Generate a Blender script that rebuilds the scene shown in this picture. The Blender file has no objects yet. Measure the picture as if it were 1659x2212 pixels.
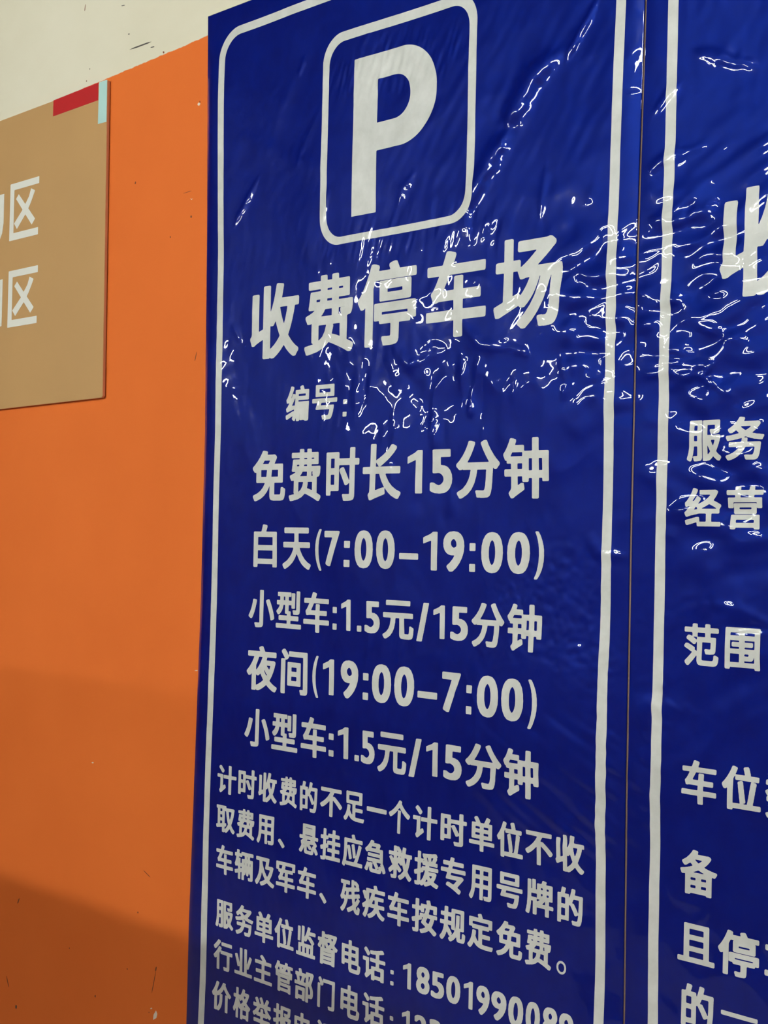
import bpy, bmesh, math, random
import numpy as np
from mathutils import Matrix, Vector

# ---------------------------------------------------------------- camera, world, exposure
# World axes: X runs right along the painted wall, Z is up, the wall's face is the plane y = 0
# and the garage lies on its -Y side.  z = 0 is the camera's eye level; the floor is at -1.5.
SC = bpy.context.scene
COL = SC.collection
cam = bpy.data.cameras.new('camera')
cam.sensor_fit = 'VERTICAL'; cam.sensor_height = 24.0; cam.sensor_width = 18.0
cam.lens = 3200.0 / 2212.0 * 24.0
cam.clip_start = 0.02; cam.clip_end = 100
camo = bpy.data.objects.new('camera', cam); COL.objects.link(camo)
right = Vector((0.70371215, 0.71017502, 0.02099161)); up = Vector((-0.00133216, -0.02822653, 0.99960066))
fwd = Vector((-0.71048395, 0.70345909, 0.01891729))
M = Matrix((( right.x, up.x, -fwd.x, 1.42096789), (right.y, up.y, -fwd.y, -1.40691819), (right.z, up.z, -fwd.z, -0.03783457), (0, 0, 0, 1)))
camo.matrix_world = M
SC.camera = camo

world = bpy.data.worlds.new('world'); SC.world = world; world.use_nodes = True
bg = world.node_tree.nodes['Background']; bg.inputs[0].default_value = (0.9, 0.95, 1.0, 1); bg.inputs[1].default_value = 0.0

SC.view_settings.view_transform = 'Standard'
SC.view_settings.look = 'None'
SC.view_settings.gamma = 1.0
SC.view_settings.exposure = 0.0
SC.view_settings.use_curve_mapping = False

FLOOR, CEIL = -1.5, 1.60
LAMP_POWER = 345.0
# lamp rows: (x, y) of each fluorescent fitting; the tubes run along X
LAMPS = [(-0.3, -2.9), (2.2, -2.9),
         (-4.4, -6.2), (-2.2, -6.2), (0.0, -6.2), (2.2, -6.2), (4.4, -6.2),
         (-7.4, -7.68), (-5.2, -7.68), (-2.8, -7.68)]

# ---------------------------------------------------------------- helpers
def srgb(r, g, b):
    f = lambda c: (c / 255 / 12.92) if c / 255 <= .04045 else ((c / 255 + .055) / 1.055) ** 2.4
    return (f(r), f(g), f(b), 1)

def tag(o, label=None, cat=None, group=None, kind=None):
    if label: o['label'] = label
    if cat: o['category'] = cat
    if group: o['group'] = group
    if kind: o['kind'] = kind
    return o

def link(name, me, mat=None, parent=None):
    o = bpy.data.objects.new(name, me); COL.objects.link(o)
    if mat: me.materials.append(mat)
    if parent: o.parent = parent
    return o

def empty(name, loc):
    o = bpy.data.objects.new(name, None); COL.objects.link(o); o.location = loc; o.empty_display_size = .1
    return o

def box_into(bm, x0, x1, y0, y1, z0, z1, bevel=0):
    r = bmesh.ops.create_cube(bm, size=1)
    for v in r['verts']:
        v.co = Vector((x0 if v.co.x < 0 else x1, y0 if v.co.y < 0 else y1, z0 if v.co.z < 0 else z1))
    if bevel:
        es = list({e for v in r['verts'] for e in v.link_edges})
        bmesh.ops.bevel(bm, geom=es, offset=bevel, segments=2, affect='EDGES', profile=.5)

def bm_obj(name, bm, mat, parent=None):
    bmesh.ops.recalc_face_normals(bm, faces=bm.faces)
    me = bpy.data.meshes.new(name); bm.to_mesh(me); bm.free()
    return link(name, me, mat, parent)

def box(name, x0, x1, y0, y1, z0, z1, mat, parent=None, bevel=0):
    bm = bmesh.new(); box_into(bm, x0, x1, y0, y1, z0, z1, bevel)
    return bm_obj(name, bm, mat, parent)

def np_mesh(name, verts, faces_flat, loop_tot, mat, parent=None, smooth=True, normals=None):
    me = bpy.data.meshes.new(name)
    nv = len(verts); nl = len(faces_flat); nf = len(loop_tot)
    me.vertices.add(nv); me.vertices.foreach_set('co', np.ascontiguousarray(verts, np.float32).ravel())
    me.loops.add(nl); me.loops.foreach_set('vertex_index', np.ascontiguousarray(faces_flat, np.int32))
    me.polygons.add(nf)
    ls = np.zeros(nf, np.int32); ls[1:] = np.cumsum(loop_tot)[:-1]
    me.polygons.foreach_set('loop_start', ls); me.polygons.foreach_set('loop_total', np.asarray(loop_tot, np.int32))
    me.polygons.foreach_set('use_smooth', np.full(nf, smooth))
    me.update(calc_edges=True); me.validate()
    if normals is not None and len(me.vertices) == nv:
        me.normals_split_custom_set_from_vertices(normals.tolist())
    return link(name, me, mat, parent)

# ---------------------------------------------------------------- materials
class NT:
    def __init__(s, name):
        s.m = bpy.data.materials.new(name); s.m.use_nodes = True; s.t = s.m.node_tree
        s.b = s.t.nodes['Principled BSDF']
    def n(s, typ, **kw):
        x = s.t.nodes.new(typ)
        for k, v in kw.items(): setattr(x, k, v)
        return x
    def l(s, a, b): s.t.links.new(a, b)
    def noise(s, scale, detail=3, rough=.5, stretch=(1, 1, 1), dim=None):
        tc = s.n('ShaderNodeNewGeometry'); mp = s.n('ShaderNodeMapping'); mp.inputs['Scale'].default_value = stretch
        nz = s.n('ShaderNodeTexNoise'); nz.inputs['Scale'].default_value = scale
        nz.inputs['Detail'].default_value = detail; nz.inputs['Roughness'].default_value = rough
        s.l(tc.outputs['Position'], mp.inputs[0]); s.l(mp.outputs[0], nz.inputs[0])
        return nz.outputs['Fac']
    def ramp(s, fac, c0, c1, p0=.3, p1=.7):
        r = s.n('ShaderNodeValToRGB'); e = r.color_ramp.elements
        e[0].position = p0; e[0].color = c0; e[1].position = p1; e[1].color = c1
        s.l(fac, r.inputs[0]); return r.outputs[0]
    def bump(s, fac, dist, strength=1):
        b = s.n('ShaderNodeBump'); b.inputs['Distance'].default_value = dist; b.inputs['Strength'].default_value = strength
        s.l(fac, b.inputs['Height']); s.l(b.outputs[0], s.b.inputs['Normal']); return b
    def set(s, **kw):
        for k, v in kw.items(): s.b.inputs[k.replace('_', ' ')].default_value = v

def vary(c, k):
    return (c[0] * k, c[1] * k, c[2] * k, 1)

def simple(name, c, rough=.5, var=.06, scale=20, bump=0, spec=.5):
    n = NT(name); n.set(Roughness=rough, Specular_IOR_Level=spec)
    f = n.noise(scale); n.l(n.ramp(f, vary(c, 1 - var), vary(c, 1 + var)), n.b.inputs['Base Color'])
    if bump: n.bump(f, bump)
    return n.m

def film(name, c0, c1, rough, spec=.5, tint=(1, 1, 1, 1)):
    """printed vinyl: coloured print under a clear glossy laminate with a faint orange peel"""
    n = NT(name)
    f = n.noise(26, 5, .65)
    n.l(n.ramp(f, c0, c1), n.b.inputs['Base Color'])
    n.set(Roughness=rough, Specular_IOR_Level=spec, Coat_Weight=1.0, Coat_Roughness=.015, Coat_IOR=1.38, Specular_Tint=tint)
    f2 = n.noise(420, 2, .5)
    b = n.bump(f2, .00001, .4)
    n.l(b.outputs[0], n.b.inputs['Coat Normal'])
    return n.m

M_BLUE = film('blue_vinyl_print', (.0003, .0035, .115, 1), (.0005, .0065, .155, 1), .36, .5, (.008, .10, 1, 1))
M_WHITE = film('white_vinyl_print', (.53, .545, .51, 1), (.66, .67, .64, 1), .38, .4)

def wall_paint():
    n = NT('two_tone_wall_paint')
    tc = n.n('ShaderNodeTexCoord'); sp = n.n('ShaderNodeSeparateXYZ'); n.l(tc.outputs['Object'], sp.inputs[0])
    nz = n.noise(45, 4, .6); nb = n.noise(9, 2, .5)
    # paint line: z = 0.757 + 0.0382 * x, a hand-painted edge that wanders by about a millimetre
    m1 = n.n('ShaderNodeMath', operation='MULTIPLY'); n.l(sp.outputs[0], m1.inputs[0]); m1.inputs[1].default_value = -.0365
    m2 = n.n('ShaderNodeMath', operation='ADD'); n.l(sp.outputs[2], m2.inputs[0]); n.l(m1.outputs[0], m2.inputs[1])
    m3 = n.n('ShaderNodeMath', operation='MULTIPLY_ADD'); n.l(nz, m3.inputs[0]); m3.inputs[1].default_value = .006; n.l(m2.outputs[0], m3.inputs[2])
    g = n.n('ShaderNodeMapRange'); n.l(m3.outputs[0], g.inputs[0])
    g.inputs[1].default_value = .7588; g.inputs[2].default_value = .7600
    big = n.noise(3.2, 3, .55)
    fine = n.noise(160, 2, .5)
    org = n.ramp(big, srgb(219, 109, 45), srgb(226, 115, 49))
    crm = n.ramp(n.noise(2.2, 4, .6, (1, 1, 1.6)), srgb(214, 208, 184), srgb(224, 219, 198))
    mx = n.n('ShaderNodeMix', data_type='RGBA'); n.l(g.outputs[0], mx.inputs[0]); n.l(org, mx.inputs[6]); n.l(crm, mx.inputs[7])
    n.l(mx.outputs[2], n.b.inputs['Base Color'])
    n.set(Roughness=.62, Specular_IOR_Level=.12)
    n.bump(n.noise(14, 4, .6), .0016, .5)
    return n.m
M_WALL = wall_paint()
M_PLASTER = simple('grey_plaster', (.05, .05, .047, 1), .8)
M_FLOOR = simple('green_grey_floor', (.62, .56, .54, 1), .5, .1, 3)
M_CEIL = simple('painted_ceiling', (.03, .03, .03, 1), .85)
M_BLOCKER = simple('blocker_warm_grey', (.40, .34, .33, 1), .8)  # for the unseen light blocker; also bounces some fill back
M_BOARD = simple('tan_board_enamel', srgb(188, 147, 93), .42, .03, 6)
M_BEDGE = simple('board_cut_edge', srgb(205, 140, 105), .6, .05)
M_RED = simple('red_print', srgb(184, 22, 26), .4, .03)
M_CYAN = simple('pale_cyan_print', srgb(176, 214, 208), .4, .02)
M_BWHITE = simple('white_lettering_print', srgb(224, 224, 214), .4, .01)
M_STRIP = simple('seam_shade_brown', srgb(120, 96, 84), .6)  # brown of the wall in deep shade at the seam, put into the colour
M_SCUFF = simple('dark_scuff', srgb(70, 66, 60), .7)
M_RUST = simple('brown_scuff', srgb(120, 62, 28), .7)
M_CHIP = simple('bare_filler', srgb(228, 214, 196), .7)
M_METAL = simple('white_lamp_housing', (.7, .7, .7, 1), .4)
def tube_mat():
    n = NT('lit_tube'); n.set(Base_Color=(1, 1, 1, 1), Emission_Color=(.96, 1.0, .95, 1), Emission_Strength=LAMP_POWER); return n.m
M_TUBE = tube_mat()

# ---------------------------------------------------------------- data measured on the wall plane (metres)
GEO = {
 'edgeL': [[-0.4098,0.7702],[-0.3995,0.4334],[-0.3931,0.1249],[-0.3935,-0.1386],[-0.3988,-0.3732],[-0.4047,-0.6362],[-0.4051,-0.786]],
 'seamL': [[0.4154,0.5931],[0.4098,0.3088],[0.407,-0.0284],[0.4075,-0.3157],[0.4098,-0.5858]],
 'seamR': [[0.417,0.5927],[0.4118,0.3086],[0.409,-0.0284],[0.4097,-0.3154],[0.4117,-0.5854]],
 'lbL': [[0.6941,-0.367,0.0145],[0.3849,-0.3588,0.0145],[0.1231,-0.3535,0.0138],[-0.1368,-0.3545,0.0127],[-0.3752,-0.3589,0.0137],[-0.6272,-0.3631,0.0126],[-0.7758,-0.3666,0.0137]],
 'lbR': [[0.6005,0.3824,0.014],[0.3126,0.3765,0.0133],[-0.0207,0.3747,0.014],[-0.3197,0.3748,0.0124],[-0.5931,0.378,0.0129]],
 'rbL': [[0.5826,0.4554,0.0135],[0.2872,0.4528,0.0151],[-0.0278,0.4492,0.0134],[-0.3099,0.4496,0.0143],[-0.575,0.4519,0.0134]],
 'top': [[-0.4094,0.7699],[-0.309,0.7715]],
 'tb_out': [[-0.3392,0.7369],[-0.227,0.7367]],
 'tb_in': [[-0.3326,0.7233],[-0.1245,0.7252]],
 'frame_out': [[-0.1352,0.6351],[-0.1337,0.4368],[-0.0979,0.6722],[0.0474,0.672],[0.1578,0.614],[0.1548,0.4002],[-0.0781,0.3724],[0.1274,0.3749]],
 'frame_in': [[-0.1216,0.6322],[-0.1201,0.4348],[-0.0946,0.6584],[0.0478,0.6586],[0.145,0.6169],[0.142,0.4022],[-0.0691,0.3828],[0.1059,0.3852]],
 'P': [[-0.0693,0.6281],[-0.068,0.4084],[-0.0213,0.4091],[-0.023,0.4928],[0.0091,0.4929],[0.0672,0.516],[0.0878,0.5604],[0.0818,0.5947],[0.0375,0.6267],[-0.0241,0.5922],[0.0151,0.5903],[0.0376,0.565],[-0.0241,0.5307],[0.008,0.5314]],
 'board_px': [[-1.0218,0.7219],[-0.6742,0.7253],[-0.6659,0.1882],[-0.995,0.1846]],
 'red': [[-0.8401,0.7228],[-0.7009,0.7257],[-0.7002,0.6957],[-0.8403,0.6946]],
 'cyan': [[-0.6988,0.7257],[-0.6748,0.7254],[-0.6738,0.6541],[-0.6992,0.6549]],
 'boardtxt': [[-0.9987,0.5851],[-0.9971,0.521],[-1.0012,0.5045],[-1.0108,0.4998],[-1.0151,0.5868],[-0.9965,0.4265],[-0.9971,0.3399]],
 'shadow': [[-0.9652,-0.6565],[-0.6691,-0.6508],[-0.3812,-0.6529],[-0.9821,-0.316],[-0.3948,-0.295]],
 'crease': {"r1":[[0.3475,0.6091],[0.3173,0.5717],[0.3017,0.5459]],"r2":[[0.2943,0.56],[0.2499,0.5381],[0.2247,0.5028],[0.2023,0.4896]],"r3":[[0.2177,0.4826],[0.1879,0.4511],[0.1614,0.417],[0.1463,0.3896]],"r4":[[-0.2724,0.4986],[-0.2982,0.4679],[-0.3298,0.4305]],"r5":[[-0.1745,0.6569],[-0.1886,0.6297]],"r6":[[-0.1169,0.4572],[-0.1289,0.4097]],"r7":[[0.052,0.4527],[0.0267,0.4318],[0.0186,0.4112]],"r8":[[-0.0409,0.6661],[-0.054,0.6434]],"r9":[[-0.3299,0.2832],[-0.3069,0.2533]],"r10":[[0.153,0.1407],[0.1615,0.1184]],"r11":[[0.4782,0.2424],[0.4473,0.2377],[0.4252,0.2346]],"y1":[[0.4199,0.1818],[0.4611,0.175],[0.5188,0.1677]],"y2":[[0.4236,0.1575],[0.4615,0.1561],[0.5043,0.1498]],"y3":[[0.5188,0.1667],[0.5043,0.1498],[0.5459,0.1244]],"y4":[[0.491,0.2101],[0.527,0.1967],[0.5619,0.1837]],"d1":[[0.4787,0.5191],[0.5212,0.5021],[0.5678,0.4818]],"d2":[[0.425,0.3919],[0.4563,0.4053],[0.5081,0.4104]],"d3":[[0.4263,0.333],[0.4761,0.347],[0.515,0.3593]],"d4":[[0.4455,0.3251],[0.4886,0.3322],[0.5213,0.3404]],"d5":[[0.4288,0.4554],[0.4486,0.4754],[0.4671,0.4849]],"d6":[[0.3905,0.487],[0.4134,0.4852]],"g1":[[0.3483,-0.0237],[0.3624,-0.0453],[0.3826,-0.053]],"g2":[[0.3691,-0.0479],[0.4101,-0.0523]],"h1":[[0.521,-0.1005],[0.5559,-0.1054],[0.5894,-0.1171]],"h2":[[0.5332,-0.1226],[0.562,-0.1235],[0.5895,-0.1244]],"h3":[[0.4189,-0.2189],[0.463,-0.22],[0.5057,-0.2235]],"k1":[[0.5043,-0.4548],[0.5275,-0.4301]],"k2":[[0.467,-0.4107],[0.4766,-0.4295],[0.5157,-0.4324]],"v1":[[-0.1419,0.5703],[-0.1799,0.5172],[-0.1891,0.4919]],"v2":[[0.2745,0.4278],[0.2654,0.3553]],"v3":[[0.0217,0.0655],[0.0185,0.0284]],"v4":[[-0.1016,-0.3766],[-0.0647,-0.3528],[-0.0369,-0.3587]],"v5":[[0.122,-0.199],[0.1431,-0.2328],[0.1246,-0.2937]],"v6":[[0.1542,-0.2024],[0.179,-0.247],[0.1801,-0.2876]],"w1":[[0.2133,0.2087],[0.2435,0.1978],[0.2548,0.1912]],"w2":[[0.3016,0.1934],[0.3131,0.1535],[0.3066,0.1316]],"w3":[[-0.0011,0.2414],[0.044,0.1944],[0.1108,0.2078]],"big1":[[0.0266,0.1956],[0.088,0.1368],[0.1448,0.1458]],"big2":[[-0.318,0.562],[-0.1895,0.5054],[-0.1099,0.479]],"p1":[[0.0048,0.3411],[0.0413,0.2872],[0.0592,0.2608]],"p2":[[0.1423,0.2411],[0.1747,0.2118],[0.221,0.2024]],"q1":[[-0.295,0.6833],[-0.2331,0.581],[-0.1938,0.6342]]},
 'scratch': [[[-0.6223,0.766],[-0.5614,0.7658],2.6],[[-0.5635,0.7564],[-0.5521,0.7557],1.6],[[-0.7572,0.8751],[-0.7596,0.8636],1.5],[[-0.6496,0.8457],[-0.6389,0.8446],1.2],[[-0.596,0.5424],[-0.5971,0.538],3],[[-0.8974,-0.6855],[-0.9031,-0.6964],3],[[-0.5284,-0.5729],[-0.5094,-0.5806],1.2],[[-0.4878,-0.7169],[-0.49,-0.7246],3.2],[[-0.4888,-0.7243],[-0.4984,-0.7606],1.6],[[-0.9342,-0.8307],[-0.9254,-0.8485],2],[[-0.6274,0.7931],[-0.6234,0.7926],2],[[-0.5289,0.7419],[-0.525,0.7396],3.4],[[-0.4655,0.5027],[-0.444,0.5038],0.8],[[-0.4213,0.2487],[-0.4254,0.2345],1.5]],
 'dot': [[-0.7393,0.7588,1.2],[-0.7484,0.7399,1.3],[-0.4436,0.4629,2.2],[-0.497,0.4378,1.5],[-0.428,0.641,1.6],[-0.8989,-0.8775,3.6],[-0.6544,-0.802,2.2],[-0.5407,-0.6422,1.6],[-0.5661,-0.7377,1.4],[-0.7347,-0.7396,1.3],[-0.3964,-0.7068,1.2],[-0.5045,-0.7926,1]],
 'chip': [[[-0.4338,0.6385],[-0.4303,0.6407],[-0.4267,0.6378],[-0.4289,0.6353],[-0.4325,0.636]],[[-0.4083,-0.2456],[-0.4037,-0.2443],[-0.4002,-0.2441],[-0.4013,-0.2454]],[[-0.493,-0.8015],[-0.4921,-0.7933],[-0.4863,-0.7854],[-0.4825,-0.7895],[-0.4846,-0.7965]],[[-0.5011,-0.7853],[-0.4974,-0.7833],[-0.4962,-0.7848],[-0.4998,-0.7864]],[[-0.682,-0.4198],[-0.6779,-0.4185],[-0.6751,-0.4197],[-0.6792,-0.421]],[[-0.4471,0.4919],[-0.4423,0.4905],[-0.44,0.4908],[-0.4435,0.4895]]],
 'reg': {"drip1":[0.117,0.367,0.244,0.06],"drip2":[0.049,0.144,0.197,0.067],"drip3":[0.103,-0.002,0.189,0.042],"drip4":[0.016,-0.176,0.105,0.062],"drip5":[-0.273,0.374,0.129,0.083],"cr1":[0.353,0.255,0.075,0.093],"cr2":[0.468,0.211,0.16,0.135],"cr3":[0.523,0.014,0.129,0.081],"rip":[0.324,-0.117,0.18,0.088],"rip2":[0.416,-0.182,0.077,0.106],"dg1":[0.321,-0.315,0.125,0.093],"dg2":[0.529,-0.258,0.128,0.125],"up":[0.192,0.526,0.231,0.117],"ptop":[0.017,0.607,0.132,0.038],"pbot":[0.043,0.372,0.189,0.031],"diag":[0.519,0.376,0.101,0.072],"left":[-0.31,0.284,0.088,0.349],"mid2":[-0.051,0.22,0.129,0.057]},
}
TEXT_LEFT = {
 'title': [["收",-0.2863,-0.1777,0.2245,0.334],["费",-0.1644,-0.0633,0.2228,0.3344],["停",-0.0551,0.0573,0.2247,0.3383],["车",0.0753,0.1812,0.2256,0.3382],["场",0.1946,0.304,0.2264,0.34]],
 'number': [["编",-0.2006,-0.1516,0.1297,0.181],["号",-0.1445,-0.0926,0.1296,0.1793],[":",-0.08,-0.0718,0.1321,0.1561]],
 'free': [["免",-0.2703,-0.1983,0.0153,0.0894],["费",-0.1898,-0.1218,0.0152,0.0896],["时",-0.11,-0.0423,0.0151,0.0891],["长",-0.0352,0.0386,0.0155,0.092],["1",0.0495,0.0758,0.0243,0.0814],["5",0.0889,0.1275,0.024,0.0815],["分",0.1343,0.2084,0.0172,0.0911],["钟",0.2142,0.2878,0.0166,0.0917]],
 'day': [["白",-0.2659,-0.2146,-0.0813,-0.0186],["天",-0.2019,-0.1404,-0.0823,-0.0225],["(",-0.1308,-0.1168,-0.0826,-0.0243],["7",-0.1108,-0.0787,-0.076,-0.0266],[":",-0.069,-0.0569,-0.0759,-0.0399],["0",-0.0476,-0.0122,-0.0768,-0.0253],["0",-0.0057,0.0295,-0.0765,-0.025],["-",0.0375,0.0708,-0.0627,-0.0546],["1",0.0796,0.1041,-0.076,-0.0257],["9",0.1142,0.1507,-0.0767,-0.0247],[":",0.1595,0.1696,-0.0759,-0.0394],["0",0.1793,0.2153,-0.0764,-0.0251],["0",0.2222,0.2593,-0.0762,-0.0246],[")",0.2673,0.2822,-0.082,-0.0233]],
 'small_car': [["小",-0.2733,-0.2174,-0.1695,-0.1145],["型",-0.2137,-0.1583,-0.1677,-0.1136],["车",-0.1535,-0.0983,-0.1699,-0.1133],[":",-0.0908,-0.0823,-0.1636,-0.132],["1",-0.0731,-0.0538,-0.1634,-0.1206],[".",-0.0407,-0.0316,-0.1634,-0.1551],["5",-0.0257,0.0044,-0.1641,-0.1207],["元",0.0097,0.0651,-0.1694,-0.1176],["/",0.0698,0.0923,-0.1695,-0.1186],["1",0.0996,0.1197,-0.164,-0.1206],["5",0.1294,0.1599,-0.1646,-0.1208],["分",0.1658,0.2221,-0.1699,-0.114],["钟",0.2269,0.2822,-0.1709,-0.1128]],
 'night': [["夜",-0.2745,-0.2088,-0.2617,-0.1965],["间",-0.2002,-0.1428,-0.2611,-0.1969],["(",-0.1324,-0.1192,-0.2613,-0.2023],["1",-0.11,-0.0866,-0.2547,-0.205],["9",-0.0728,-0.0366,-0.2561,-0.2039],[":",-0.0274,-0.0167,-0.2548,-0.2186],["0",-0.0095,0.027,-0.256,-0.2044],["0",0.0326,0.0678,-0.2567,-0.2043],["-",0.0739,0.1089,-0.2429,-0.2341],["7",0.1171,0.15,-0.2567,-0.2056],[":",0.1604,0.1705,-0.2558,-0.2192],["0",0.1797,0.2162,-0.2565,-0.2046],["0",0.2215,0.2574,-0.2569,-0.2047],[")",0.2645,0.279,-0.2634,-0.2036]],
 'small_car_night': [["小",-0.2757,-0.2215,-0.3442,-0.289],["型",-0.2169,-0.1608,-0.3432,-0.2888],["车",-0.1539,-0.1003,-0.3456,-0.2893],[":",-0.0948,-0.0845,-0.3393,-0.3076],["1",-0.0759,-0.0546,-0.3393,-0.2958],[".",-0.0423,-0.0334,-0.3395,-0.3314],["5",-0.0297,-0.0028,-0.3411,-0.2964],["元",0.0029,0.0567,-0.3478,-0.2941],["/",0.061,0.0833,-0.3475,-0.2966],["1",0.0915,0.1123,-0.3421,-0.298],["5",0.1226,0.1552,-0.3427,-0.2981],["分",0.1611,0.2225,-0.3468,-0.2909],["钟",0.2264,0.2833,-0.3487,-0.2901]],
 'para1': [["计",-0.3353,-0.2922,-0.4215,-0.3791],["时",-0.2879,-0.2465,-0.4216,-0.379],["收",-0.2419,-0.2022,-0.4211,-0.3783],["费",-0.196,-0.1595,-0.4215,-0.379],["的",-0.1531,-0.1166,-0.4226,-0.3804],["不",-0.1105,-0.0652,-0.4227,-0.3833],["足",-0.0617,-0.0197,-0.422,-0.3815],["一",-0.015,0.0241,-0.4032,-0.397],["个",0.0285,0.0671,-0.4244,-0.3807],["计",0.0722,0.1142,-0.4252,-0.3821],["时",0.12,0.1648,-0.4253,-0.3836],["单",0.169,0.211,-0.4254,-0.382],["位",0.2153,0.2575,-0.4256,-0.381],["不",0.2616,0.3045,-0.4261,-0.3861],["收",0.3088,0.3517,-0.4265,-0.3824]],
 'para2': [["取",-0.3357,-0.2926,-0.4789,-0.4393],["费",-0.2882,-0.2485,-0.481,-0.4382],["用",-0.2429,-0.2057,-0.4818,-0.4401],["、",-0.197,-0.183,-0.4818,-0.4692],["悬",-0.1527,-0.1115,-0.4815,-0.4398],["挂",-0.1068,-0.0656,-0.4832,-0.4397],["应",-0.0616,-0.0204,-0.4844,-0.4393],["急",-0.016,0.025,-0.4835,-0.4404],["救",0.0304,0.0726,-0.4839,-0.4407],["援",0.0767,0.1189,-0.485,-0.4408],["专",0.1225,0.1641,-0.4855,-0.4403],["用",0.17,0.2073,-0.4861,-0.4433],["号",0.2154,0.2574,-0.4862,-0.4441],["牌",0.2624,0.306,-0.4868,-0.4438],["的",0.3121,0.3504,-0.4879,-0.445]],
 'para3': [["车",-0.3349,-0.295,-0.5417,-0.4981],["辆",-0.2911,-0.2493,-0.5419,-0.4983],["及",-0.2455,-0.2029,-0.5428,-0.5014],["军",-0.1992,-0.1587,-0.5434,-0.5009],["车",-0.1534,-0.1133,-0.5433,-0.5002],["、",-0.1061,-0.091,-0.5433,-0.5296],["残",-0.0626,-0.0226,-0.5459,-0.5005],["疾",-0.0181,0.0254,-0.5449,-0.5001],["车",0.0304,0.0698,-0.5449,-0.5012],["按",0.0748,0.1183,-0.5458,-0.5018],["规",0.1231,0.1656,-0.5468,-0.5033],["定",0.1693,0.2113,-0.5472,-0.5027],["免",0.2166,0.2584,-0.5476,-0.5034],["费",0.2628,0.3036,-0.5489,-0.5036],["。",0.3119,0.327,-0.5493,-0.5333]],
 'phone1': [["服",-0.3357,-0.2944,-0.6217,-0.5807],["务",-0.2892,-0.2481,-0.6235,-0.5791],["单",-0.2449,-0.2035,-0.6245,-0.5808],["位",-0.2008,-0.1579,-0.6239,-0.5807],["监",-0.1523,-0.1114,-0.6243,-0.5822],["督",-0.1069,-0.0662,-0.6265,-0.5815],["电",-0.0578,-0.0195,-0.6259,-0.5825],["话",-0.015,0.0281,-0.6263,-0.5834],[":",0.0378,0.0441,-0.6247,-0.6047],["1",0.061,0.0758,-0.6229,-0.5891],["8",0.0849,0.1082,-0.6235,-0.5886],["5",0.1105,0.1326,-0.6237,-0.5901],["0",0.1357,0.1594,-0.6242,-0.5896],["1",0.165,0.1802,-0.6246,-0.5903],["9",0.1861,0.2084,-0.6269,-0.5908],["9",0.2111,0.2361,-0.6274,-0.5917],["0",0.239,0.2629,-0.6278,-0.5915],["0",0.2666,0.2889,-0.6285,-0.5917],["8",0.2927,0.3158,-0.6286,-0.5922],["9",0.3182,0.3413,-0.6308,-0.593]],
 'phone2': [["行",-0.3396,-0.2957,-0.6849,-0.6403],["业",-0.2905,-0.2496,-0.6822,-0.6422],["主",-0.2451,-0.2042,-0.6831,-0.6425],["管",-0.1984,-0.1582,-0.6849,-0.6422],["部",-0.1536,-0.113,-0.6868,-0.6423],["门",-0.1043,-0.0697,-0.6868,-0.6444],["电",-0.0579,-0.0203,-0.6876,-0.6437],["话",-0.0146,0.0273,-0.6863,-0.6447],[":",0.0375,0.0439,-0.686,-0.6654],["1",0.06,0.0744,-0.6844,-0.6511],["2",0.0823,0.1055,-0.6832,-0.6518],["3",0.1085,0.1303,-0.6857,-0.6513]],
 'phone3': [["价",-0.3419,-0.2967,-0.746,-0.7026],["格",-0.2919,-0.2514,-0.746,-0.7012],["举",-0.2458,-0.2042,-0.7499,-0.7035],["报",-0.1995,-0.1581,-0.7444,-0.7033],["电",-0.1519,-0.1149,-0.7474,-0.7035],["话",-0.1051,-0.0616,-0.7436,-0.7032]],
}
TEXT_RIGHT = {
 'title': [["收",0.5233,0.6377,0.2333,0.3552]],
 'service': [["服",0.4831,0.5296,0.0569,0.1023],["务",0.5351,0.5822,0.0566,0.1039]],
 'operate': [["经",0.4828,0.5295,-0.0154,0.0273],["营",0.5367,0.5824,-0.0183,0.0285]],
 'range': [["范",0.4837,0.5298,-0.1695,-0.1229],["围",0.5378,0.5817,-0.1694,-0.1243]],
 'spaces': [["车",0.4845,0.5297,-0.3212,-0.2735],["位",0.5365,0.5851,-0.3207,-0.273],["数",0.5907,0.6395,-0.3235,-0.273]],
 'record': [["备",0.4849,0.5326,-0.421,-0.3718]],
 'and': [["且",0.4834,0.5314,-0.4955,-0.4529],["停",0.5353,0.5855,-0.498,-0.4496],["车",0.5919,0.6397,-0.4989,-0.4485]],
 'one': [["的",0.4894,0.5309,-0.5659,-0.5189],["一",0.5403,0.5857,-0.5422,-0.5373]],
}
TEXT_BOARD = {
 'zone': [["区",-0.9775,-0.88,0.4917,0.5955]],
 'zone2': [["区",-0.9763,-0.8771,0.3336,0.4365]],
}

# ---------------------------------------------------------------- relief of the wrinkled film
U0, U1, V0, V1, STEP = -.45, .80, -1.30, .82, .0015
NU = int(round((U1 - U0) / STEP)) + 1; NV = int(round((V1 - V0) / STEP)) + 1
UG, VG = np.meshgrid(U0 + np.arange(NU) * STEP, V0 + np.arange(NV) * STEP)

def field(lu, lv, seed, ang=0., width=.35):
    """band-limited random relief, rms 1; lu, lv are its wavelengths across and along"""
    rng = np.random.default_rng(seed)
    F = np.fft.rfft2(rng.standard_normal((NV, NU)))
    ky = np.fft.fftfreq(NV, STEP)[:, None]; kx = np.fft.rfftfreq(NU, STEP)[None, :]
    c, s = math.cos(ang), math.sin(ang)
    k = np.hypot((kx * c + ky * s) * lu, (-kx * s + ky * c) * lv)
    F *= np.exp(-((k - 1) / width) ** 2)
    f = np.fft.irfft2(F, (NV, NU)); return f / f.std()

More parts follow.
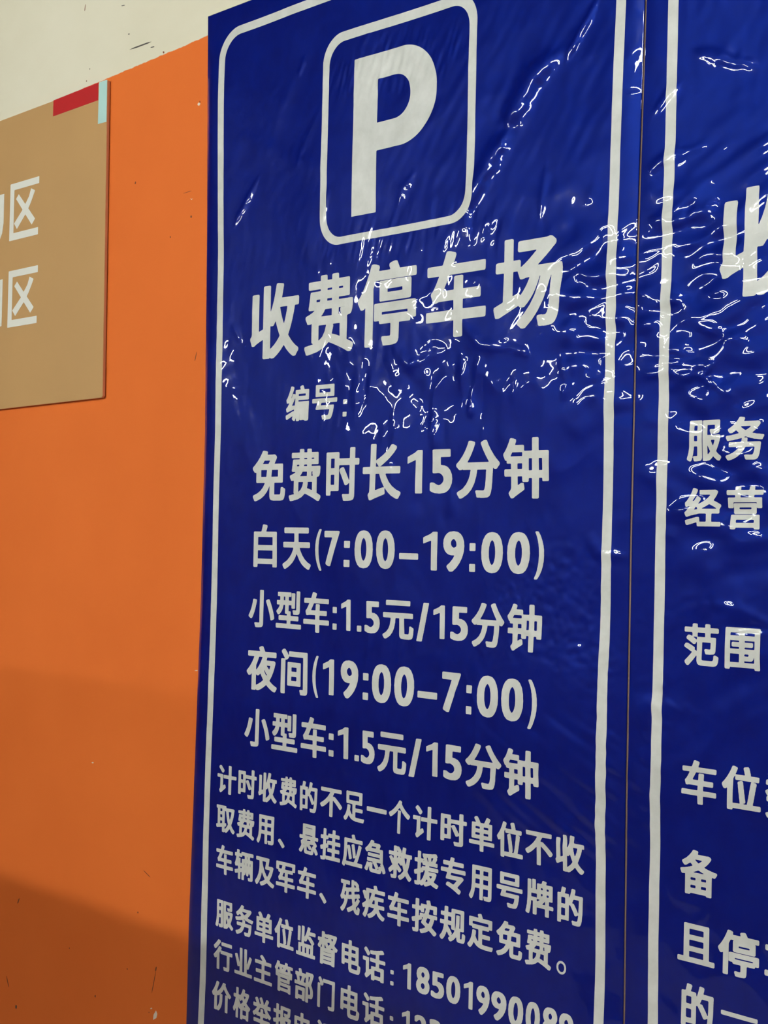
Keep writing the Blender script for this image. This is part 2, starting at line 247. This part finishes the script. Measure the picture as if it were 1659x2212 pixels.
def region(name, soft=.45):
    cu, cv, ru, rv = GEO['reg'][name]
    d = np.hypot((UG - cu) / ru, (VG - cv) / rv)
    return np.clip((1 + soft - d) / (2 * soft), 0, 1) ** 2 * (3 - 2 * np.clip((1 + soft - d) / (2 * soft), 0, 1))

def seg_dist(pts):
    d = np.full(UG.shape, 9.); tpar = np.zeros(UG.shape); n = len(pts) - 1
    for i in range(n):
        (a, b), (c, e) = pts[i], pts[i + 1]
        L2 = (c - a) ** 2 + (e - b) ** 2
        t = np.clip(((UG - a) * (c - a) + (VG - b) * (e - b)) / L2, 0, 1)
        dd = np.hypot(UG - a - t * (c - a), VG - b - t * (e - b))
        m = dd < d; d[m] = dd[m]; tpar[m] = (i + t[m]) / n
    return d, tpar

def smooth_abs(x, e=.12): return np.sqrt(x * x + e * e) - e

H = 1.5 * field(.32, .42, 1) + (1 - .5 * np.clip((VG - .36) / .08, 0, 1)) * .34 * field(.11, .17, 2, .3)
# broad dents with sharper ridges between them
fac = smooth_abs(field(.11, .13, 3, .5, .45), .07)
cr0 = np.maximum(region('cr1'), region('cr2'))
quiet = (1 - .6 * cr0) * (1 - .35 * np.clip((VG - .36) / .08, 0, 1))
calm = (1 - .45 * np.clip((.12 - UG) / .2, 0, 1)) * (1 - .5 * np.clip((-.20 - UG) / .08, 0, 1))
quiet = quiet * calm
H -= quiet * .42 * fac * (.45 + .55 * np.clip(1 - (VG + .45) / -.3, 0, 1))
H -= quiet * .12 * smooth_abs(field(.045, .085, 4, -.25, .4), .12) * np.clip((VG + .55) / .2, .15, 1)
# vertical runs of small pinched creases
drip = sum(region(k) for k in ('drip1', 'drip2', 'drip3', 'drip4', 'drip5')).clip(0, 1)
drip = drip * np.clip(field(.07, .10, 21) * .7 + .45, .08, 1.3)
f1 = field(.018, .060, 5, -.15); f2 = field(.030, .075, 6, -.1)
H += calm * drip * np.where(VG < .25, 1.5, .8) * (.06 * f1 + .20 * f2 - .08 * smooth_abs(field(.022, .05, 7, -.2), .15))
# crumpled patch around the seam
cr = np.maximum(np.maximum(region('cr1'), region('cr2') * 1.0), 1.0 * region('cr3'))
H += cr * (.26 * field(.055, .026, 8, .25) + .62 * field(.070, .044, 9, -.3) - .34 * smooth_abs(field(.06, .045, 10, .2), .35))
H += (1.8 * region('ptop') + .8 * region('pbot')) * (.10 * field(.011, .045, 31, -.3) + .08 * field(.018, .05, 32, -.2))
H += region('diag') * (.34 * field(.085, .023, 33, .40) + .25 * field(.12, .05, 34, .3))
H += region('left') * (.04 * field(.05, .03, 35, .2) + .02 * field(.02, .05, 36))
H += region('mid2') * (.12 * field(.022, .05, 37, .3))
H += .035 * field(.020, .028, 38)
# soft hammered ripple
rp = np.maximum(region('rip'), region('rip2'))
H += rp * (.085 * field(.013, .013, 11) + .10 * field(.024, .020, 12))
# long diagonal folds
H += 1.3 * region('dg1') * (.22 * field(.09, .018, 13, -.45) + .30 * field(.14, .035, 14, -.5))
H += 1.4 * region('dg2') * (.20 * field(.12, .030, 15, .5) + .35 * field(.20, .055, 16, .6))
H += region('up') * (.10 * field(.09, .022, 17, .95))
H += .006 * field(.009, .011, 18) * (.4 + cr + drip * .5)
CREASES = dict(r1=(.007, 2.0), r2=(.016, 5.2), r3=(.013, 4.4), r4=(.006, .9), r5=(.005, .8), r6=(.006, .9), r7=(.006, .8), r8=(.005, .6),
    r9=(.006, .6), r10=(.005, .8), r11=(.006, .9), y1=(.006, -1.0), y2=(.006, 1.2), y3=(.006, 1.1), y4=(.007, 1.1), d1=(.009, 1.6),
    d2=(.008, 1.6), d3=(.008, 1.5), d4=(.009, 1.5), d5=(.007, 1.3), d6=(.004, .6), g1=(.010, 1.5), g2=(.006, 1.1), h1=(.007, 1.2), h2=(.006, -1.1),
    h3=(.010, 1.3), k1=(.005, .6), k2=(.006, .8), v1=(.006, .5), v2=(.005, .7), v3=(.006, .9), v4=(.006, .5), v5=(.004, .5), v6=(.004, .5),
    w1=(.006, .9), w2=(.006, .9), w3=(.008, 1.0), big1=(.018, -1.7), big2=(.016, 1.1), p1=(.008, .9), p2=(.007, .9), q1=(.014, .8))
wob = field(.018, .018, 19) * .0007
for k, (w, h) in CREASES.items():
    d, t = seg_dist(GEO['crease'][k])
    d = np.abs(d + wob)
    taper = np.clip(4 * t * (1 - t) + .15, 0, 1)
    w2 = w * (.45 + .55 * taper)
    H += h * taper * np.exp(-(d / w2) ** 2)
# clamp softly so the film neither dives into the wall nor floats far off it
H = np.where(H < 0, 3.0 * np.tanh(H / 3.0), 5.2 * np.tanh(H / 5.2))

EL = np.array(GEO['edgeL'] + [[-.408, -1.35]]); SL = np.array([[.4178, .80]] + GEO['seamL'] + [[.413, -1.35]]); SR = np.array([[.4200, .80]] + GEO['seamR'] + [[.415, -1.35]])
EL = np.vstack([[-.4099, .80], EL])
SL[:, 0] -= .0006; SR[:, 0] += .0004
def edge(P, v): return np.interp(v, P[::-1, 1], P[::-1, 0])
TOP = .7705
BOT = -1.26
e1 = np.abs(UG - edge(EL, VG)); e2 = np.abs(UG - (edge(SL, VG) + edge(SR, VG)) / 2)
ed = np.minimum(np.minimum(e1, np.abs(TOP - VG)), np.minimum(np.abs(VG - BOT), 1))
fall = (1 - np.exp(-(ed / .010) ** 1.3)) * (.35 + .65 * (1 - np.exp(-(e2 / .012) ** 1.5)))
OUT = .0022 + fall * (.0034 + .001 * H)          # distance of the film from the wall

GV, GU = np.gradient(OUT, STEP)
def samp(A, u, v):
    x = np.clip((u - U0) / STEP, 0, NU - 1.001); y = np.clip((v - V0) / STEP, 0, NV - 1.001)
    i = x.astype(int); j = y.astype(int); fx = x - i; fy = y - j
    return (A[j, i] * (1 - fx) + A[j, i + 1] * fx) * (1 - fy) + (A[j + 1, i] * (1 - fx) + A[j + 1, i + 1] * fx) * fy
def film_normals(u, v):
    n = np.stack([-samp(GU, u, v), -np.ones_like(u), -samp(GV, u, v)], -1)   # outward is -Y
    return n / np.linalg.norm(n, axis=1)[:, None]

# ---------------------------------------------------------------- setting
W = tag(box('wall_back', -9.0, 6.5, 0, .2, FLOOR, CEIL, M_WALL), kind='structure')
tag(box('wall_left', -9.2, -9.0, -11, .2, FLOOR, CEIL, M_PLASTER), kind='structure')
tag(box('wall_right', 6.5, 6.7, -11, .2, FLOOR, CEIL, M_PLASTER), kind='structure')
tag(box('wall_front', -9.2, 6.7, -11.2, -11, FLOOR, CEIL, M_PLASTER), kind='structure')
tag(box('floor', -9.2, 6.7, -11.2, .2, FLOOR - .2, FLOOR, M_FLOOR), kind='structure')
tag(box('ceiling', -9.2, 6.7, -11.2, .2, CEIL, CEIL + .2, M_CEIL), kind='structure')
tag(box("shadow_blocker", -9.0, 6.5, -3.35, -3.2, FLOOR, .4737, M_BLOCKER), kind="structure")  # added unseen slab, sized to cast the shadow edges on the painted wall

def flake(name, pts, mat, t=.0004):
    bm = bmesh.new()
    vs = [bm.verts.new((x, -t, z)) for x, z in pts]; f = bm.faces.new(vs)
    r = bmesh.ops.extrude_face_region(bm, geom=[f])
    for v in r['geom']:
        if isinstance(v, bmesh.types.BMVert): v.co.y = .0002
    return bm_obj(name, bm, mat, W)
for i, (a, b, w) in enumerate(GEO['scratch']):
    a = Vector(a); b = Vector(b); d = (b - a); n = Vector((-d.y, d.x)).normalized() * (w * .00042)
    m = M_SCUFF if i in (0, 1, 3, 10) else M_RUST
    flake('scuff_mark', [tuple(a), tuple(a.lerp(b, .3) - n), tuple(a.lerp(b, .85) - n), tuple(b), tuple(a.lerp(b, .8) + n), tuple(a.lerp(b, .2) + n)], m)
for i, (x, z, r) in enumerate(GEO['dot']):
    r *= .0008
    flake('speck', [(x + r * math.cos(q * 1.05) * (1 + .25 * math.sin(q * 2.3 + i)), z + 1.2 * r * math.sin(q * 1.05)) for q in range(6)], M_SCUFF if z > .75 or i == 5 else M_RUST)
for i, p in enumerate(GEO['chip']):
    flake('paint_chip', p, M_CHIP)

# ---------------------------------------------------------------- glyphs as meshes
_gc={}
def outline(ch):
    c=bpy.data.curves.new('glyph','FONT'); c.body=ch; c.size=1; c.resolution_u=5; c.fill_mode='NONE'
    o=bpy.data.objects.new('glyph',c); bpy.context.scene.collection.objects.link(o)
    dg=bpy.context.evaluated_depsgraph_get(); me=o.evaluated_get(dg).to_mesh()
    co=np.empty(len(me.vertices)*3); me.vertices.foreach_get('co',co); co=co.reshape(-1,3)[:,:2].copy()
    ed=np.empty(len(me.edges)*2,dtype=int); me.edges.foreach_get('vertices',ed); ed=ed.reshape(-1,2)
    o.evaluated_get(dg).to_mesh_clear(); bpy.data.objects.remove(o); bpy.data.curves.remove(c)
    # closing edges are stored (0,n-1): restore the direction of travel
    d=ed[:,1]-ed[:,0]; sw=d>1; ed[sw]=ed[sw][:,::-1]
    return co,ed
def dil(m,rx,ry):
    out=m.copy()
    def run(a,r,ax):
        o=a.copy(); s=1; done=0
        while done<r:
            s=min(max(done,1),r-done)
            t=o.copy()
            if ax==1: t[:,s:]|=o[:,:-s]; t[:,:-s]|=o[:,s:]
            else: t[s:,:]|=o[:-s,:]; t[:-s,:]|=o[s:,:]
            o=t; done+=s
        return o
    # octagon-like: box reduced + cross
    a=run(run(out,int(rx*.92),1),int(ry*.92),0)
    b=run(out,rx,1); c=run(out,ry,0)
    return a|b|c|run(run(out,rx,1),int(ry*.45),0)|run(run(out,int(rx*.45),1),ry,0)
RES=440
def poly_mask(polys):
    "polys: list of (closed polygons in unit coords) -> mask with even-odd"
    co=[];ed=[]
    for p in polys:
        b=len(co); co+=list(p); n=len(p); ed+=[(b+i,b+(i+1)%n) for i in range(n)]
    return np.array(co,float),np.array(ed)
def glyph_mask(ch,rx,ry):
    key=(ch,rx,ry)
    if key in _gc: return _gc[key]
    if ch in CUSTOM: co,ed=poly_mask(CUSTOM[ch]); rx=ry=0
    else: co,ed=outline(ch)
    pad=max(rx,ry)+.02
    lo=co.min(0)-pad; hi=co.max(0)+pad
    W=int((hi[0]-lo[0])*RES)+1; Hh=int((hi[1]-lo[1])*RES)+1
    p=(co-lo)*RES
    wind=np.zeros((Hh,W+1),np.int32)
    for a,b in ed:
        x0,y0=p[a]; x1,y1=p[b]
        if y0==y1: continue
        s=1
        if y0>y1: x0,y0,x1,y1=x1,y1,x0,y0; s=-1
        ys=np.arange(max(0,math.ceil(y0-.5)),min(Hh,math.ceil(y1-.5)))
        if len(ys)==0: continue
        xs=x0+(ys+.5-y0)/(y1-y0)*(x1-x0)
        np.add.at(wind,(ys,np.clip(np.ceil(xs-.5).astype(int),0,W)),s)
    m=np.cumsum(wind,axis=1)[:,:W]!=0
    if rx or ry: m=dil(m,int(round(rx*RES)),int(round(ry*RES)))
    ii=np.where(m.any(1))[0]; jj=np.where(m.any(0))[0]
    m=m[ii[0]:ii[-1]+1,jj[0]:jj[-1]+1]
    _gc[key]=m
    return m
CUSTOM={'qu':[[(0,0),(1,0),(1,.125),(.145,.125),(.145,.88),(1,.88),(1,1),(0,1)],[(.21,.717),(.777,.195),(.89,.287),(.30,.79)],[(.16,.293),(.265,.184),(.55,.404),(.70,.55),(.785,.66),(.867,.777),(.726,.832),(.66,.70),(.565,.609),(.45,.499)]],
 ':':[[(0,0),(.3,0),(.3,.3),(0,.3)],[(0,.8),(.3,.8),(.3,1.1),(0,1.1)]],
 '.':[[(0,0),(.3,0),(.3,.3),(0,.3)]], '-':[[(0,0),(.6,0),(.6,.2),(0,.2)]], '一':[[(0,0),(.9,0),(.9,.14),(0,.14)]],
 '1':[[(.2,0),(.36,0),(.36,.8),(.24,.8),(.17,.75),(0,.68),(0,.55),(.2,.62)]]}


DG = set('0123456789()/')
def radii(c):
    if c == '。': return (.004, .002)
    if c in '()': return (.03, .012)
    if c == '/': return (.04, .0)
    if c in DG: return (.044, .020)
    return (.034, .022)

MS = {1: [(0, 4, 7)], 2: [(1, 5, 4)], 4: [(2, 6, 5)], 8: [(3, 7, 6)], 3: [(0, 1, 5, 7)], 6: [(1, 2, 6, 4)], 12: [(2, 3, 7, 5)], 9: [(3, 0, 4, 6)],
      5: [(0, 4, 7), (2, 6, 5)], 10: [(1, 5, 4), (3, 7, 6)], 7: [(0, 1, 2, 6, 7)], 14: [(1, 2, 3, 7, 4)], 13: [(2, 3, 0, 4, 5)], 11: [(3, 0, 1, 5, 6)]}
def contour_mesh(F, us, vs):
    """F > 0 inside, sampled on the grid vs x us -> (u, v) vertices and polygons"""
    ny, nx = F.shape; I = F > 0
    co = []; faces = []; tot = []; idx = {}
    code = I[:-1, :-1] * 1 + I[:-1, 1:] * 2 + I[1:, 1:] * 4 + I[1:, :-1] * 8
    def node(j, i):
        k = j * nx + i
        if k not in idx: idx[k] = len(co); co.append((us[i], vs[j]))
        return idx[k]
    def cut(j0, i0, j1, i1):
        k = (min(j0, j1) * nx + min(i0, i1), i0 != i1)
        if k not in idx:
            a, b = F[j0, i0], F[j1, i1]; t = min(max(a / (a - b), .02), .98)
            idx[k] = len(co); co.append((us[i0] + t * (us[i1] - us[i0]), vs[j0] + t * (vs[j1] - vs[j0])))
        return idx[k]
    for j, i in zip(*np.nonzero(code)):
        c = int(code[j, i]); C = ((j, i), (j, i + 1), (j + 1, i + 1), (j + 1, i))
        if c == 15:
            faces += [node(*C[0]), node(*C[1]), node(*C[2]), node(*C[3])]; tot.append(4); continue
        for p in MS[c]:
            for q in p:
                if q < 4: faces.append(node(*C[q]))
                else: a, b = C[q - 4], C[(q - 3) % 4]; faces.append(cut(a[0], a[1], b[0], b[1]))
            tot.append(len(p))
    return co, faces, tot

def sample_mask(m, ny, nx):
    """area-averaged, slightly blurred samples of a mask on nodes with a one-node margin"""
    hh, ww = m.shape
    ky, kx = hh / ny, ww / nx
    P = np.zeros((hh + 1, ww + 1)); P[1:, 1:] = m.astype(float).cumsum(0).cumsum(1)
    def at(y, x):
        y = np.clip(y, 0, hh); x = np.clip(x, 0, ww); j = np.minimum(y.astype(int), hh - 1); i = np.minimum(x.astype(int), ww - 1)
        fy = (y - j)[:, None]; fx = (x - i)[None, :]; A = P[np.ix_(j, i)]; B = P[np.ix_(j, i + 1)]; C = P[np.ix_(j + 1, i)]; D = P[np.ix_(j + 1, i + 1)]
        return (A * (1 - fx) + B * fx) * (1 - fy) + (C * (1 - fx) + D * fx) * fy
    yc = (np.arange(-1, ny + 2)) * ky; xc = (np.arange(-1, nx + 2)) * kx
    r = .5
    S = at(yc + r * ky, xc + r * kx) - at(yc - r * ky, xc + r * kx) - at(yc + r * ky, xc - r * kx) + at(yc - r * ky, xc - r * kx)
    S = S / (4 * r * r * ky * kx) - .5
    return S

CELL = .0009
class Patch:
    def __init__(s): s.co = []; s.f = []; s.t = []
    def add(s, r):
        b = len(s.co); s.co += r[0]; s.f += [q + b for q in r[1]]; s.t += r[2]
    def build(s, name, mat, parent, origin, lift=.00035, label=None, flat=None):
        c = np.array(s.co); u, v = c[:, 0], c[:, 1]
        if flat is None:
            y = -(samp(OUT, u, v) + lift); nr = film_normals(u, v)
        else:
            y = np.full(len(u), -flat); nr = None
        o = np_mesh(name, np.stack([u, y, v], 1) - np.array(origin), s.f, s.t, mat, parent, smooth=nr is not None, normals=nr)
        if label: o['label'] = label
        return o

def char(ch, u0, u1, v0, v1, cell=CELL):
    m = glyph_mask(ch, *radii(ch))
    nx = max(4, int(round((u1 - u0) / cell))); ny = max(4, int(round((v1 - v0) / cell)))
    S = sample_mask(m, ny, nx)
    us = u0 + np.arange(-1, nx + 2) * (u1 - u0) / nx; vs = v0 + np.arange(-1, ny + 2) * (v1 - v0) / ny
    return contour_mesh(S, us, vs)

def implicit(fn, u0, u1, v0, v1, cell=.0013):
    nx = int((u1 - u0) / cell) + 1; ny = int((v1 - v0) / cell) + 1
    us = np.linspace(u0, u1, nx); vs = np.linspace(v0, v1, ny)
    return contour_mesh(fn(us[None, :] + 0 * vs[:, None], vs[:, None] + 0 * us[None, :]), us, vs)

def rbox(u, v, a, b, c, d, r):
    """signed distance, positive inside the rounded rectangle a..b x c..d"""
    qx = np.abs(u - (a + b) / 2) - (b - a) / 2 + r; qy = np.abs(v - (c + d) / 2) - (d - c) / 2 + r
    return -(np.hypot(np.maximum(qx, 0), np.maximum(qy, 0)) + np.minimum(np.maximum(qx, qy), 0) - r)

# ---------------------------------------------------------------- banners
def sheet(name, mat, parent, origin, L, R, nu, u_lo=None):
    vs = np.concatenate([np.arange(BOT, -.86, .006), np.arange(-.86, TOP, STEP), [TOP]])
    s = np.linspace(0, 1, nu)
    l = L(vs)[:, None]; r = R(vs)[:, None]
    u = l + (r - l) * s[None, :]
    if u_lo is not None:   # finer columns near the seam, wider ones further on
        u = l + (r - l) * (u_lo(s))[None, :]
    v = vs[:, None] + 0 * u
    y = -samp(OUT, u.ravel(), v.ravel())
    ny, nx = u.shape
    top = np.stack([u.ravel(), y, v.ravel()], 1)
    a = (np.arange(ny - 1)[:, None] * nx + np.arange(nx - 1)[None, :]).ravel()
    f = np.stack([a, a + 1, a + nx + 1, a + nx], 1)
    # turned-back rim: the cut edge of the sheet down to the wall side
    rim = np.concatenate([np.arange(nx), np.arange(1, ny) * nx + nx - 1, (ny - 1) * nx + np.arange(nx - 2, -1, -1), np.arange(ny - 2, 0, -1) * nx])
    back = top[rim].copy(); back[:, 1] = np.minimum(back[:, 1] + .0008, -.0006)
    base = len(top); k = len(rim)
    i = np.arange(k); j = (i + 1) % k
    rf = np.stack([rim[i], base + i, base + j, rim[j]], 1)
    faces = np.concatenate([f, rf]).ravel()
    verts = np.concatenate([top, back]) - np.array(origin)
    return np_mesh(name, verts, faces, np.full(len(f) + k, 4), mat, parent)

LB = empty('parking_banner', (0, 0, BOT))
tag(LB, 'blue wrinkled parking fee banner with white P sign, beside the orange wall', 'banner')
sheet('vinyl_sheet', M_BLUE, LB, LB.location, lambda v: edge(EL, v), lambda v: edge(SL, v), 553)
o = LB.location

def wstrip(G): 
    G = np.array(G); G = G[::-1]
    return (lambda v: np.interp(v, G[:, 0], G[:, 1])), (lambda v: np.interp(v, G[:, 0], G[:, 2]))
cL, wL = wstrip(GEO['lbL']); cR, wR = wstrip(GEO['lbR'])
BT0, BT1 = .7368, .7238          # outer and inner edge of the border's top run
BB0, BB1 = -1.20, -1.187
def border_left(u, v):
    # straighten the slightly bowed sides, then a rounded rectangular ring
    a, b = cL(v) - wL(v) / 2, cR(v) + wR(v) / 2; w = .5 * (wL(v) + wR(v))
    s = (u - a) / (b - a) * .74
    outer = rbox(s, v, 0, .74, BB0, BT0, .045); inner = rbox(s, v, .0138, .74 - .0138, BB1, BT1, .034)
    return np.minimum(outer, -inner)
p = Patch()
p.add(implicit(border_left, -.381, -.343, -.85, BT0 - .05)); p.add(implicit(border_left, .364, .396, -.85, BT0 - .05))
p.add(implicit(border_left, -.381, .398, BT0 - .05, BT0 + .004))
p.add(implicit(border_left, -.382, -.345, -1.15, -.85, .003)); p.add(implicit(border_left, .364, .396, -1.15, -.85, .003)); p.add(implicit(border_left, -.382, .40, BB0 - .004, -1.15, .003))
p.build('border_line', M_WHITE, LB, o)

p = Patch()
p.add(implicit(lambda u, v: np.minimum(rbox(u, v, -.1345, .1567, .3735, .6724, .040), -rbox(u, v, -.1208, .1432, .3839, .6587, .031)), -.139, .161, .369, .677))
p.build('symbol_frame', M_WHITE, LB, o)

def p_letter(u, v):
    u = u + .0026; v = v / 1.0018
    stem = rbox(u, v, -.0664, -.0195, .4078, .6262, .0004)
    bowl = np.minimum(rbox(u, v, -.12, .0901, .4919, .6262, .066), u + .0664)
    hole = np.minimum(rbox(u, v, -.08, .0420, .5300, .5900, .0290), u + .0212)
    return np.maximum(stem, np.minimum(bowl, -hole))
p = Patch(); p.add(implicit(p_letter, -.070, .094, .404, .630, .0012)); p.build('parking_letter', M_WHITE, LB, o)

LAB = {'title': 'large white heading, five characters', 'number': 'small white number line with a colon', 'free': 'white free time line, fifteen minutes',
       'day': 'white daytime hours line, 7:00-19:00', 'small_car': 'upper white small car price line', 'night': 'white night hours line, 19:00-7:00',
       'small_car_night': 'lower white small car price line', 'para1': 'first line of the small white paragraph', 'para2': 'second line of the small white paragraph',
       'para3': 'third line of the small white paragraph', 'phone1': 'white supervision phone line', 'phone2': 'white department phone line', 'phone3': 'lowest white phone line'}
def lettering(tab, parent, origin, cell=CELL, labels=None):
    for k, line in tab.items():
        at = ((line[0][1] + line[-1][2]) / 2, 0, line[0][3])
        row = empty('text_line', tuple(np.array(at) - np.array(origin))); row.parent = parent
        if labels: row['label'] = labels[k]
        for c in line:
            p = Patch(); p.add(char(*c, cell=cell))
            p.build('character', M_WHITE, row, at)
lettering(TEXT_LEFT, LB, o, labels=LAB)

box('seam_shade_strip', .395, .430, -.0016, .0, BOT + .01 - BOT, TOP - .01 - BOT, M_STRIP, LB)  # added strip, painted as the shade in the gap between the banners
RB = empty('parking_banner', (.78, 0, BOT))
tag(RB, 'blue crumpled banner right of the brown seam, with one large heading character', 'banner')
sheet('vinyl_sheet', M_BLUE, RB, RB.location, lambda v: edge(SR, v), lambda v: 0 * v + .79, 172, u_lo=lambda s: np.where(s < .7, s * .65, .455 + (s - .7) * (.545 / .3)))
o = RB.location
cB, wB = wstrip(GEO['rbL'])
p = Patch()
def border_right(u, v):
    a = cB(v) - wB(v) / 2
    s = u - a
    return np.minimum(rbox(s, v, 0, 2, BB0, BT0, .045), -rbox(s, v, .0140, 2, BB1, BT1, .034))
p.add(implicit(border_right, .437, .469, -.85, BT0 - .05)); p.add(implicit(border_right, .437, .784, BT0 - .05, BT0 + .004))
p.add(implicit(border_right, .437, .469, -1.15, -.85, .003)); p.add(implicit(border_right, .437, .784, BB0 - .004, -1.15, .003))
p.build('border_line', M_WHITE, RB, o)
RLAB = {'title': 'large white heading character', 'service': 'white line under the heading', 'operate': 'second white line under the heading', 'range': 'white line in the middle',
        'spaces': 'white line about parking spaces', 'record': 'single white character', 'and': 'third white line from below', 'one': 'lowest white line'}
lettering(TEXT_RIGHT, RB, o, labels=RLAB)

# ---------------------------------------------------------------- tan board
BX0, BX1, BZ0, BZ1 = -1.62, -.6742, .1865, .7240
SB = empty('wall_sign', ((BX0 + BX1) / 2, 0, BZ0))
tag(SB, 'tan sign board with white characters mounted on the orange wall', 'sign')
o = SB.location
F = .0072
def pl(x, y, z): return (x - o[0], y - o[1], z - o[2])
bm = bmesh.new()
zt = lambda x: BZ1 + (x - BX1) * .010; zb = lambda x: BZ0 + .0035 + (x - BX1) * .011
c = [(BX0, zb(BX0)), (BX1 + .0085 - .003, zb(BX1)), (BX1 + .0085, zb(BX1) + .003), (BX1, zt(BX1)), (BX0, zt(BX0))]
vs = [bm.verts.new(pl(x, -F, z)) for x, z in c]; f = bm.faces.new(vs)
r = bmesh.ops.extrude_face_region(bm, geom=[f])
for v in r['geom']:
    if isinstance(v, bmesh.types.BMVert): v.co.y = -.0022
me_faces = bm.faces
bmesh.ops.bevel(bm, geom=[e for e in bm.edges if all(abs(v.co.y + F) < 1e-5 for v in e.verts)], offset=.0006, segments=2, affect='EDGES')
panel = bm_obj('panel', bm, M_BOARD, SB); panel.data.materials.append(M_BEDGE)
for f in panel.data.polygons:
    if abs(f.normal.y) < .3: f.material_index = 1
box('mounting_pad', -1.5 - o[0], -.70 - o[0], -.0022, 0.0, .22 - o[2], .70 - o[2], M_SCUFF, SB)
def quad(name, pts, mat, t=.0003):
    bm = bmesh.new(); vs = [bm.verts.new(pl(x, -F - t, z)) for x, z in pts]; f = bm.faces.new(vs)
    r = bmesh.ops.extrude_face_region(bm, geom=[f])
    for v in r['geom']:
        if isinstance(v, bmesh.types.BMVert): v.co.y = -F + .0001
    return bm_obj(name, bm, mat, SB)
quad('red_stripe', GEO['red'], M_RED)
quad('cyan_stripe', GEO['cyan'], M_CYAN)
def strokes(polys):
    p = Patch()
    for q in polys:
        b = len(p.co); p.co += [tuple(x) for x in q]; p.f += list(range(b, b + len(q))); p.t.append(len(q))
    return p
for k in ('zone', 'zone2'):
    (ch, a, b, c_, d), = TEXT_BOARD[k]
    p = Patch(); p.add(char('qu', a, b, c_, d)); p.build('character', M_BWHITE, SB, tuple(o), flat=F + .0003)
BT = GEO['boardtxt']
x1 = BT[0][0]
s = strokes([[(x1 - .019, .515), (x1, .528), (x1, .5820), (x1 - .019, .5820)], [(x1 - .019, .515), (x1 - .020, .505), (x1 - .004, .510), (x1, .528)], [(x1 - .034, .482), (x1 - .020, .487), (x1 - .004, .510), (x1 - .020, .505)]])
s.build('character', M_BWHITE, SB, tuple(o), flat=F + .0003)
x2 = BT[5][0]
s = strokes([[(x2 - .019, .3375), (x2, .3385), (x2, .4248), (x2 - .019, .4240)]])
s.build('character', M_BWHITE, SB, tuple(o), flat=F + .0003)

# ---------------------------------------------------------------- ceiling lights of the garage
def lamp(x, y):
    L = empty('ceiling_light', (x, y, CEIL))
    bm = bmesh.new(); box_into(bm, -.62, .62, -.05, .05, -.05, 0, .004)
    bm_obj('housing', bm, M_METAL, L)
    bm = bmesh.new()
    bmesh.ops.create_cone(bm, cap_ends=True, segments=14, radius1=.013, radius2=.013, depth=1.2, matrix=Matrix.Translation((0, 0, -.069)) @ Matrix.Rotation(math.pi / 2, 4, 'Y'))
    bm_obj('tube', bm, M_TUBE, L)
    for a in (-.62, .595): box('lamp_holder', a, a + .025, -.018, .018, -.088, -.05, M_METAL, L)
    return L
lamps = []
rows = {-2.9: 'nearest row', -6.2: 'middle row', -7.68: 'farthest row'}
ORD = ['first', 'second', 'third', 'fourth', 'fifth']
cnt = {}
for x, y in LAMPS:
    L = lamp(x, y); q = cnt.get(y, 0); cnt[y] = q + 1
    tag(L, 'white tube ceiling light, %s from the left in the %s' % (ORD[q], rows[y]), 'light', 'garage ceiling lights')
